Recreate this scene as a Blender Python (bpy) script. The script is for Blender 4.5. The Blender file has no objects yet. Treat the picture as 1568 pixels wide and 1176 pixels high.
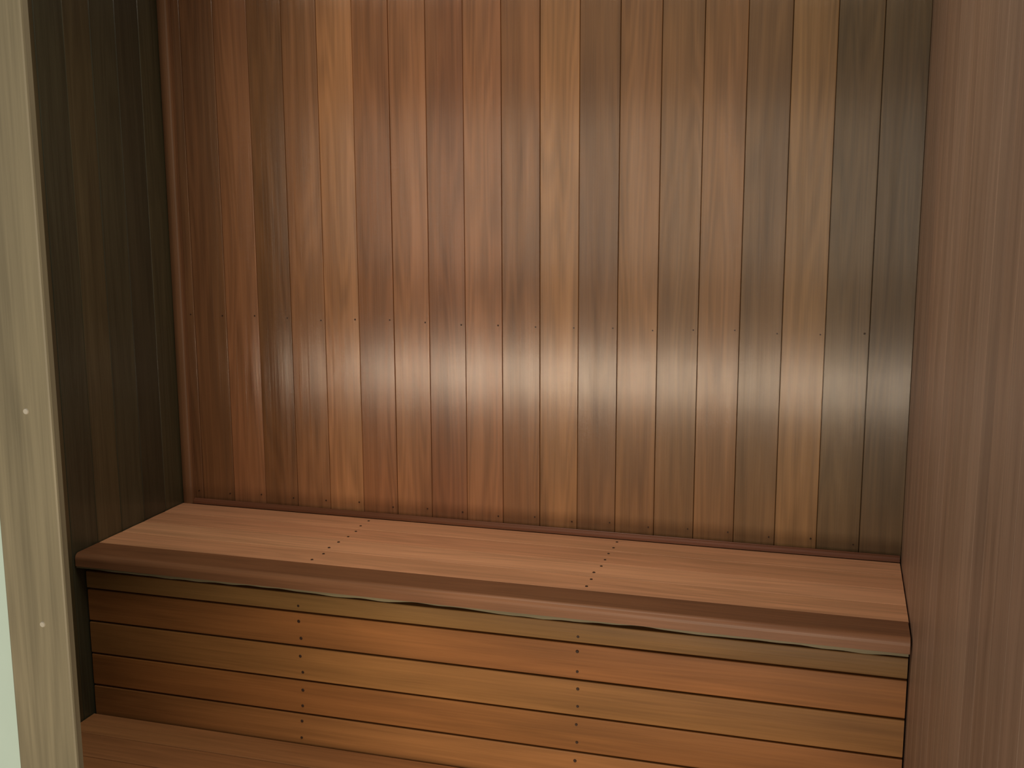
import bpy, bmesh, math, random
from mathutils import Vector, Matrix, noise as mnoise
random.seed(7)
S=bpy.context.scene
S.view_settings.view_transform='Standard'; S.view_settings.look='None'

XL,XR=-0.952,0.808
ZF,ZC=-0.80,1.50
YF=-1.35
D=0.448
LZ=-0.392

def lin(c):
    return tuple(((v/255)/12.92 if v/255<=0.04045 else ((v/255+0.055)/1.055)**2.4) for v in c)
def mul(c,g): return tuple(v*g for v in lin(c))

# ---------------- materials ----------------
# varnished wood: matt base + thin clear coat whose micro-facets tilt across the lengthwise grain
def wood(name,grain=1.0,figure=1.0,hue=0.014,blots=0.7,coat=0.0,crough=0.14,ridge=0.0,base_spec=0.3,rough=0.5,sat=0.9,hc=0.505):
    m=bpy.data.materials.new(name); m.use_nodes=True
    nt=m.node_tree; N=nt.nodes; L=nt.links
    b=N['Principled BSDF']
    uv=N.new('ShaderNodeUVMap'); uv.uv_map='UVMap'
    at=N.new('ShaderNodeAttribute'); at.attribute_name='bcol'
    def noise(sx,sy,scale,detail,rough_=0.55):
        mp=N.new('ShaderNodeMapping'); mp.inputs['Scale'].default_value=(sx,sy,1)
        L.new(uv.outputs[0],mp.inputs[0])
        n=N.new('ShaderNodeTexNoise'); n.inputs['Scale'].default_value=scale
        n.inputs['Detail'].default_value=detail; n.inputs['Roughness'].default_value=rough_
        L.new(mp.outputs[0],n.inputs['Vector']); return n.outputs[0]
    def mth(op,a,bb=None,c=None):
        n=N.new('ShaderNodeMath'); n.operation=op
        for i,v in enumerate((a,bb,c)):
            if v is None: continue
            if isinstance(v,(int,float)): n.inputs[i].default_value=v
            else: L.new(v,n.inputs[i])
        return n.outputs[0]
    fine=noise(260,5,1,4)
    streak=noise(38,1.1,1,3)
    blot=noise(7,1.6,1,2)
    fig=noise(13,0.9,1,1.5)
    ring=mth('SINE',mth('MULTIPLY',fig,70))
    ringa=mth('MULTIPLY',mth('ADD',mth('MULTIPLY',ring,0.5),0.5),0.16*figure)
    v=mth('ADD',mth('MULTIPLY',mth('SUBTRACT',fine,0.5),0.55*grain),mth('MULTIPLY',mth('SUBTRACT',streak,0.5),0.75*grain))
    v=mth('ADD',v,mth('MULTIPLY',mth('SUBTRACT',blot,0.5),blots))
    v=mth('SUBTRACT',v,ringa)
    val=mth('MAXIMUM',mth('ADD',v,1.05),0.1)
    mix=N.new('ShaderNodeVectorMath'); mix.operation='SCALE'
    L.new(at.outputs['Color'],mix.inputs[0]); L.new(val,mix.inputs['Scale'])
    hs=N.new('ShaderNodeHueSaturation'); L.new(mix.outputs[0],hs.inputs['Color'])
    hs.inputs['Saturation'].default_value=sat
    L.new(mth('ADD',mth('MULTIPLY',mth('SUBTRACT',noise(5,0.7,1,2),0.5),hue),hc),hs.inputs['Hue'])
    L.new(hs.outputs[0],b.inputs['Base Color'])
    b.inputs['Roughness'].default_value=rough
    b.inputs['Specular IOR Level'].default_value=base_spec
    bp=N.new('ShaderNodeBump'); bp.inputs['Strength'].default_value=0.12; bp.inputs['Distance'].default_value=0.0006
    L.new(fine,bp.inputs['Height']); L.new(bp.outputs[0],b.inputs['Normal'])
    if coat>0:
        L.new(mth('MAXIMUM',mth('MULTIPLY',mth('ADD',mth('MULTIPLY',mth('SUBTRACT',streak,0.5),0.9),1.0),coat),0.0),b.inputs['Coat Weight'])
        b.inputs['Coat Roughness'].default_value=crough
        b.inputs['Coat IOR'].default_value=1.75
        tg=N.new('ShaderNodeTangent'); tg.direction_type='UV_MAP'; tg.uv_map='UVMap'
        ge=N.new('ShaderNodeNewGeometry')
        wn=N.new('ShaderNodeTexWhiteNoise'); wn.noise_dimensions='2D'; L.new(uv.outputs[0],wn.inputs['Vector'])
        sc=N.new('ShaderNodeVectorMath'); sc.operation='SCALE'; L.new(tg.outputs[0],sc.inputs[0])
        sl=mth('ADD',mth('MULTIPLY',mth('SUBTRACT',wn.outputs['Value'],0.5),ridge),mth('MULTIPLY',mth('SUBTRACT',noise(420,2.0,1,1.0),0.5),ridge*0.25))
        L.new(sl,sc.inputs['Scale'])
        ad=N.new('ShaderNodeVectorMath'); ad.operation='ADD'; L.new(ge.outputs['Normal'],ad.inputs[0]); L.new(sc.outputs[0],ad.inputs[1])
        nm=N.new('ShaderNodeVectorMath'); nm.operation='NORMALIZE'; L.new(ad.outputs[0],nm.inputs[0])
        L.new(nm.outputs[0],b.inputs['Coat Normal'])
    return m

def plain(name,col,rough=0.6,metal=0.0,var=0.06):
    m=bpy.data.materials.new(name); m.use_nodes=True
    nt=m.node_tree; N=nt.nodes; L=nt.links; b=N['Principled BSDF']
    tc=N.new('ShaderNodeTexCoord'); n=N.new('ShaderNodeTexNoise'); n.inputs['Scale'].default_value=9; n.inputs['Detail'].default_value=5
    L.new(tc.outputs['Object'],n.inputs['Vector'])
    r=N.new('ShaderNodeMapRange'); r.inputs['To Min'].default_value=1-var; r.inputs['To Max'].default_value=1+var
    L.new(n.outputs[0],r.inputs['Value'])
    s=N.new('ShaderNodeVectorMath'); s.operation='SCALE'; s.inputs[0].default_value=lin(col)
    L.new(r.outputs[0],s.inputs['Scale']); L.new(s.outputs[0],b.inputs['Base Color'])
    b.inputs['Roughness'].default_value=rough; b.inputs['Metallic'].default_value=metal
    return m

M_back=wood('cedar_panelling',1.0,1.2,coat=0.8,crough=0.15,ridge=0.95,base_spec=0.15,sat=0.92,hc=0.513)
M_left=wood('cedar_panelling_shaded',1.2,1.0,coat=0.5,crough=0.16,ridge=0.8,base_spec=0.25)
M_right=wood('cedar_panelling_side',1.1,0.8,coat=0.2,crough=0.3,ridge=0.6,base_spec=0.35)
M_bench=wood('cedar_bench_slats',0.9,0.6,blots=0.45,base_spec=0.45,rough=0.42,hc=0.508)
M_front=wood('cedar_bench_front',0.9,0.5,blots=0.8,base_spec=0.35,rough=0.45,sat=0.95,hc=0.509)
M_trim=wood('cedar_trim',0.9,0.3,base_spec=0.5,rough=0.35)
M_jamb=wood('door_frame_wood',1.0,0.7,base_spec=0.35)
M_nail=plain('nail_dark',(54,34,22),0.6)
M_screw=plain('screw_steel',(205,200,185),0.4,0.3)
M_gap=plain('batten_backing',(40,26,16),0.9)
M_plaster=plain('painted_plaster',(190,214,206),0.8)
M_floor=plain('concrete_floor',(120,110,98),0.8,0,0.2)

# ---------------- mesh builder ----------------
class MB:
    def __init__(s): s.v=[];s.f=[];s.uv=[];s.c=[]
    def board(s,o,a,w,n,Lg,W,T,col,bev=0.003,bulge=0.0006,prof=None):
        o,a,w,n=map(Vector,(o,a,w,n))
        if prof: pr=prof
        else:
            pr=[(0,0),(0,T-bev),(bev*0.35,T-bev*0.3),(bev,T)]
            for i in (1,2,3): 
                x=bev+(W-2*bev)*i/4; pr.append((x,T+bulge*math.sin(math.pi*i/4)))
            pr+=[(W-bev,T),(W-bev*0.35,T-bev*0.3),(W,T-bev),(W,0)]
        ou,ov=random.uniform(0,30),random.uniform(0,30)
        base=len(s.v); k=len(pr)
        for e in (0,Lg):
            for (x,y) in pr: s.v.append(o+a*e+w*x+n*y)
        flip=(a.cross(w)).dot(n)>0
        acc=[0]
        for i in range(k-1): acc.append(acc[-1]+math.hypot(pr[i+1][0]-pr[i][0],pr[i+1][1]-pr[i][1]))
        acc.append(acc[-1]+W)
        for i in range(k):
            j=(i+1)%k
            q=[base+i,base+j,base+k+j,base+k+i]
            uvs=[(ou+acc[i],ov),(ou+acc[i+1],ov),(ou+acc[i+1],ov+Lg),(ou+acc[i],ov+Lg)]
            if not flip: q.reverse(); uvs.reverse()
            s.f.append(q); s.uv.append(uvs); s.c.append(col)
        c0=list(range(base,base+k)); c1=list(range(base+k,base+2*k))
        u0=[(ou+p[0],ov+p[1]) for p in pr]
        s.f.append(c0); s.uv.append(u0); s.c.append(col)
        s.f.append(c1); s.uv.append(u0); s.c.append(col)
    def box(s,lo,hi,col):
        s.board((lo[0],lo[1],lo[2]),(0,0,1),(1,0,0),(0,1,0),hi[2]-lo[2],hi[0]-lo[0],hi[1]-lo[1],col,0.0005,0)
    def make(s,name,mat,parent=None):
        bm=bmesh.new(); ul=bm.loops.layers.uv.new('UVMap'); cl=bm.loops.layers.float_color.new('bcol')
        vs=[bm.verts.new(v) for v in s.v]
        for fi,q in enumerate(s.f):
            fc_=bm.faces.new([vs[i] for i in q])
            for j,lp in enumerate(fc_.loops):
                lp[ul].uv=s.uv[fi][j]; lp[cl]=(*s.c[fi],1.0)
        bmesh.ops.recalc_face_normals(bm,faces=bm.faces)
        me=bpy.data.meshes.new(name); bm.to_mesh(me); bm.free()
        me.materials.append(mat); 
        ob=bpy.data.objects.new(name,me); S.collection.objects.link(ob)
        if parent: ob.parent=parent
        return ob
def empty(name):
    e=bpy.data.objects.new(name,None); S.collection.objects.link(e); return e
def discs(name,pts,r,mat,parent=None,th=0.0012):
    bm=bmesh.new()
    for p,n in pts:
        n=Vector(n); q=n.to_track_quat('Z','Y').to_matrix().to_4x4()
        M=Matrix.Translation(Vector(p)+n*th*0.3)@q
        bmesh.ops.create_cone(bm,cap_ends=True,segments=12,radius1=r*random.uniform(.85,1.15),radius2=r*0.8,depth=th,matrix=M)
    me=bpy.data.meshes.new(name); bm.to_mesh(me); bm.free(); me.materials.append(mat)
    ob=bpy.data.objects.new(name,me); S.collection.objects.link(ob)
    if parent: ob.parent=parent
    return ob
def jit(c,a=0.08,g=1.0):
    k=g*(1+random.uniform(-a,a)); return tuple(v*k for v in lin(c))

# ---------------- back wall ----------------
G=1.2
W=0.09
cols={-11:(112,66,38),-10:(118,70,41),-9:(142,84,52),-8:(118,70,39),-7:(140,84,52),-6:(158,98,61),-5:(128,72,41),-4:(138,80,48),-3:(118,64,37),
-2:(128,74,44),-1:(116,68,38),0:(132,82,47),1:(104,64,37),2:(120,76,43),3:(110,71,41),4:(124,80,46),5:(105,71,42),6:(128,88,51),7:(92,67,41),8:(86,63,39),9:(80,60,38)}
mb=MB()
for k in range(-11,10):
    x0=k*W+0.0004; x1=(k+1)*W-0.0004
    x0=max(x0,XL); x1=min(x1,XR)
    if x1-x0<0.005: continue
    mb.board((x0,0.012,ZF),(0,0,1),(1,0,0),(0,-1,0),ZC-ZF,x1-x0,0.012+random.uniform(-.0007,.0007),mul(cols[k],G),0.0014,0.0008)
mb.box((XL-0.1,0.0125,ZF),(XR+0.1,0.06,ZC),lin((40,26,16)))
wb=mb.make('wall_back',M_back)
pts=[]
for k in range(-10,9):
    pts.append(((k*W-0.010,-0.0008,0.487+random.uniform(-.004,.004)),(0,-1,0)))
    pts.append(((k*W-0.012,-0.0008,0.030+random.uniform(-.004,.004)),(0,-1,0)))
discs('nails',pts,0.0019,M_nail,wb)

# ---------------- left wall ----------------
mb=MB(); y=-0.002; i=0
lc=[(64,60,41),(54,52,38),(58,58,42),(72,66,45),(52,54,40)]  # board colours darkened to stand in for the shade on this wall
while y>YF+0.02:
    y2=max(y-W,YF)
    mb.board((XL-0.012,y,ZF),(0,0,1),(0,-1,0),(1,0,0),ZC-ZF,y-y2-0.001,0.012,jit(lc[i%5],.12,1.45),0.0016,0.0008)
    y=y2; i+=1
mb.box((XL-0.06,YF,ZF),(XL-0.0125,0.0,ZC),lin((30,22,16)))
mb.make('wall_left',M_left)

# ---------------- right wall ----------------
YR=-1.75
mb=MB(); y=-0.002; i=0
rc=[(138,110,92),(133,106,89),(140,113,96),(134,108,92),(139,110,92)]  # pinkish grey puts the glare haze into the board colours
while y>YR+0.01:
    y2=max(y-W,YR)
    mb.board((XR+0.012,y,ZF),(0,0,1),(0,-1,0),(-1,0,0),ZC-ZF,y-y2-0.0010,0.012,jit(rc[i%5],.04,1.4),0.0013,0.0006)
    y=y2; i+=1
mb.box((XR+0.0125,YR,ZF),(XR+0.06,0.0,ZC),lin((40,26,16)))
mb.make('wall_right',M_right)

# ---------------- ceiling / floor ----------------
mb=MB(); x=XL
while x<XR-0.01:
    x2=min(x+W,XR); mb.board((x,0.0,ZC+0.012),(0,-1,0),(1,0,0),(0,0,-1),-YF,x2-x-0.0015,0.012,jit((110,66,40),.12,1.4),0.0022)
    x=x2
mb.make('ceiling',M_left)
mb=MB(); mb.box((-3.5,-5.0,ZF-0.06),(3.8,0.05,ZF),lin((120,110,98)))
fl=mb.make('floor',M_floor)

# ---------------- trims ----------------
mb=MB()
mb.board((XL+0.0005,-0.002,0.0),(0,0,1),(1,0,0),(0,-1,0),ZC,0.030,0.016,mul((116,76,46),1.15),0.006,0.002)
mb.make('trim_1',M_trim)
mb=MB()
mb.board((XL+0.031,-0.0015,0.0005),(1,0,0),(0,-1,0),(0,0,1),XR-XL-0.034,0.014,0.012,mul((120,68,44),1.1),0.006,0.001)
mb.make('trim_2',M_trim)

# ---------------- upper bench ----------------
bench=empty('sauna_bench')
mb=MB()
nseat=4; y=-0.018; pw=(D-0.018-0.085)/nseat
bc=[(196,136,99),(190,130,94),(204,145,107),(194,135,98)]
for i in range(nseat):
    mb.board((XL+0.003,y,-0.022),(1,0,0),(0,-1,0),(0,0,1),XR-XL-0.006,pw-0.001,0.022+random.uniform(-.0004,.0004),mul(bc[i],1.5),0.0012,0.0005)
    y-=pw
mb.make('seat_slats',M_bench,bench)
mb=MB()
nw=D+y; T=0.029
pr=[(0,0),(0,T-.0012),(.0012,T),(nw*0.5,T)]
for i in range(0,9):
    t=math.radians(90*i/8); pr.append((nw-0.012+0.012*math.sin(t),0.015+(T-0.015)*math.cos(t)))
pr+=[(nw,0.0)]
mb.board((XL+0.003,y,-T),(1,0,0),(0,-1,0),(0,0,1),XR-XL-0.007,nw,T,mul((140,88,56),1.0),prof=pr)
no=mb.make('nosing',M_bench,bench)
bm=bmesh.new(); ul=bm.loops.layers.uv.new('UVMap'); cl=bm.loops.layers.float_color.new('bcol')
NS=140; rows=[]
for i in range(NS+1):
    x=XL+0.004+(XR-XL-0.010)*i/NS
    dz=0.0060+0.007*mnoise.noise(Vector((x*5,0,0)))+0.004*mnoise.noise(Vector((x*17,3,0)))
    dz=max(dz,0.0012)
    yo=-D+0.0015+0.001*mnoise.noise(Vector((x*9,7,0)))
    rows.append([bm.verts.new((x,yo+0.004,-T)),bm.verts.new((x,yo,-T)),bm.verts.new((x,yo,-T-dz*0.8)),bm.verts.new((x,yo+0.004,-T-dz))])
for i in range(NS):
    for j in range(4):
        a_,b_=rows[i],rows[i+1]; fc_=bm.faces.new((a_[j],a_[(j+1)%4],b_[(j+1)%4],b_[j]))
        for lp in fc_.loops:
            lp[ul].uv=(lp.vert.co.z+3,lp.vert.co.x); lp[cl]=(*mul((122,112,88),1.1),1)  # worn grey edge, its colour also carries the light it catches
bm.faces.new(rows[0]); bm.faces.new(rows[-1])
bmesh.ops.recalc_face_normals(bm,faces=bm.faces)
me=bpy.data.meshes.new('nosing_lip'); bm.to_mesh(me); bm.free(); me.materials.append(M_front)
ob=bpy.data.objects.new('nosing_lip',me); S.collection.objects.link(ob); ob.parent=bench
FY=-0.415
fc=[(130,92,52),(144,88,46),(142,94,50),(138,84,42),(144,92,50),(138,86,42),(136,82,40)]
h=0.0770; top=-0.050
zz=-0.094
segs=[(top,zz)]
while zz>ZF+0.02:
    segs.append((zz,max(zz-h,ZF))); zz-=h
mb=MB()
for i,(t,bm_) in enumerate(segs):
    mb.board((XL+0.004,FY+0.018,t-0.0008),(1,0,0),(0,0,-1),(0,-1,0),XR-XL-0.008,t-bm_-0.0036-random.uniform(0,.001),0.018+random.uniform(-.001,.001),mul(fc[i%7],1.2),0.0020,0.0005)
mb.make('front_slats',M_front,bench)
mb=MB()
for sx in (-0.42,0.19,XL+0.03,XR-0.03):
    mb.box((sx-0.022,FY+0.0195,ZF),(sx+0.022,FY+0.06,-0.030),lin((90,60,36)))
    mb.box((sx-0.022,-0.36,-0.07),(sx+0.022,-0.003,-0.024),lin((90,60,36)))
mb.box((XL+0.004,FY+0.0601,-0.11),(XR-0.004,FY+0.075,-0.030),lin((60,40,26)))
mb.make('support_frame',M_gap,bench)
pts=[]
for sx in (-0.42,0.19):
    for (t,b_) in segs[1:8]:
        for q in (0.25,0.75):
            pts.append(((sx+random.uniform(-.005,.005),FY-0.0005,t+(b_-t)*(q+random.uniform(-.05,.05))),(0,-1,0)))
    pts.append(((sx,FY-0.0005,-0.078),(0,-1,0)))
    yy=-0.018
    for i in range(4):
        for q in (0.25,0.75): pts.append(((sx+random.uniform(-.005,.005),yy-pw*q,0.0002),(0,0,1)))
        yy-=pw
discs('nails',pts,0.0032,M_nail,bench)

# ---------------- lower bench ----------------
lb=empty('sauna_bench')
mb=MB(); y=FY-0.004
for i in range(5):
    mb.board((XL+0.003,y,LZ-0.022),(1,0,0),(0,-1,0),(0,0,1),XR-XL-0.006,0.086,0.022,mul((156,98,54),1.3),0.0022)
    y-=0.088
mb.make('seat_slats',M_bench,lb)
mb=MB(); z=LZ-0.023
while z>ZF+0.08:
    mb.board((XL+0.004,y+0.03,z),(1,0,0),(0,0,-1),(0,-1,0),XR-XL-0.008,0.084,0.018,jit((146,86,42),.06,1.35),0.0022); z-=0.087
mb.make('front_slats',M_front,lb)
mb=MB()
for sx in (-0.42,0.19,XL+0.03,XR-0.03): mb.box((sx-0.022,y+0.032,ZF),(sx+0.022,y+0.08,LZ-0.023),lin((90,60,36)))
mb.make('support_frame',M_gap,lb)

# ---------------- front wall with doorway ----------------
XJ=-0.242
mb=MB()
mb.box((-3.5,YF+0.012,ZF),(XJ-0.053,YF+0.062,ZC),lin((196,214,196)))
mb.box((XJ-0.0529,YF+0.012,1.25),(XR-0.001,YF+0.062,ZC),lin((196,214,196)))
mb.make('wall_front',M_plaster)
df=empty('door_frame')
mb=MB(); jc=mul((123,115,92),1.1)
mb.board((XJ-0.089,YF+0.0115,ZF),(0,0,1),(1,0,0),(0,-1,0),1.25-ZF+0.08,0.089,0.0115,jc,0.003,0.0)
mb.board((XJ,YF+0.0115,1.25),(1,0,0),(0,0,1),(0,-1,0),XR-XJ,0.08,0.0115,jc,0.003,0.0)
mb.make('architrave',M_jamb,df)

# ---------------- camera ----------------
cx,cy,cz,yaw,pit,rol,f=0.6544,-2.4408,0.781,0.2873,0.1684,-0.0036,1697.6
fw=Vector((-math.sin(yaw)*math.cos(pit),math.cos(yaw)*math.cos(pit),-math.sin(pit)))
r=fw.cross(Vector((0,0,1))).normalized(); u=r.cross(fw)
r2=r*math.cos(rol)+u*math.sin(rol); u2=-r*math.sin(rol)+u*math.cos(rol)
cam=bpy.data.cameras.new('camera'); co=bpy.data.objects.new('camera',cam); S.collection.objects.link(co)
R=Matrix((r2,u2,-fw)).transposed().to_4x4()
co.matrix_world=Matrix.Translation((cx,cy,cz))@R
cam.sensor_width=36; cam.lens=f/1568*36; cam.clip_start=0.02
S.camera=co
discs('screws',[((XJ-0.036,YF,0.527),(0,-1,0)),((XJ-0.036,YF,0.257),(0,-1,0))],0.004,M_screw,df,0.0015)

# ---------------- lights: glazed outer door behind the viewer + added overhead fill ----------------
def area(name,x,z,w,h,p,y=-4.6,col=(1,0.84,0.64),rx=90):
    l=bpy.data.lights.new(name,'AREA'); l.shape='RECTANGLE'; l.size=w; l.size_y=h; l.energy=p; l.color=col
    o=bpy.data.objects.new(name,l); S.collection.objects.link(o); o.location=(x,y,z)
    o.rotation_euler=(math.radians(rx),0,0); return o
a1=area('window_light_upper',0.8,0.80,2.6,1.0,38)
a2=area('window_light_lower',0.8,-0.39,2.6,0.25,72,col=(1,0.80,0.58))
a3=area('bench_fill_light',-0.1,1.44,0.6,0.5,7,y=-0.85,col=(1,0.86,0.68),rx=0)  # added fill with no real fixture, lifts bench top and side walls
w=bpy.data.worlds.new('world'); S.world=w; w.use_nodes=True
w.node_tree.nodes['Background'].inputs[0].default_value=(0.72,0.85,0.95,1)
w.node_tree.nodes['Background'].inputs[1].default_value=0.18
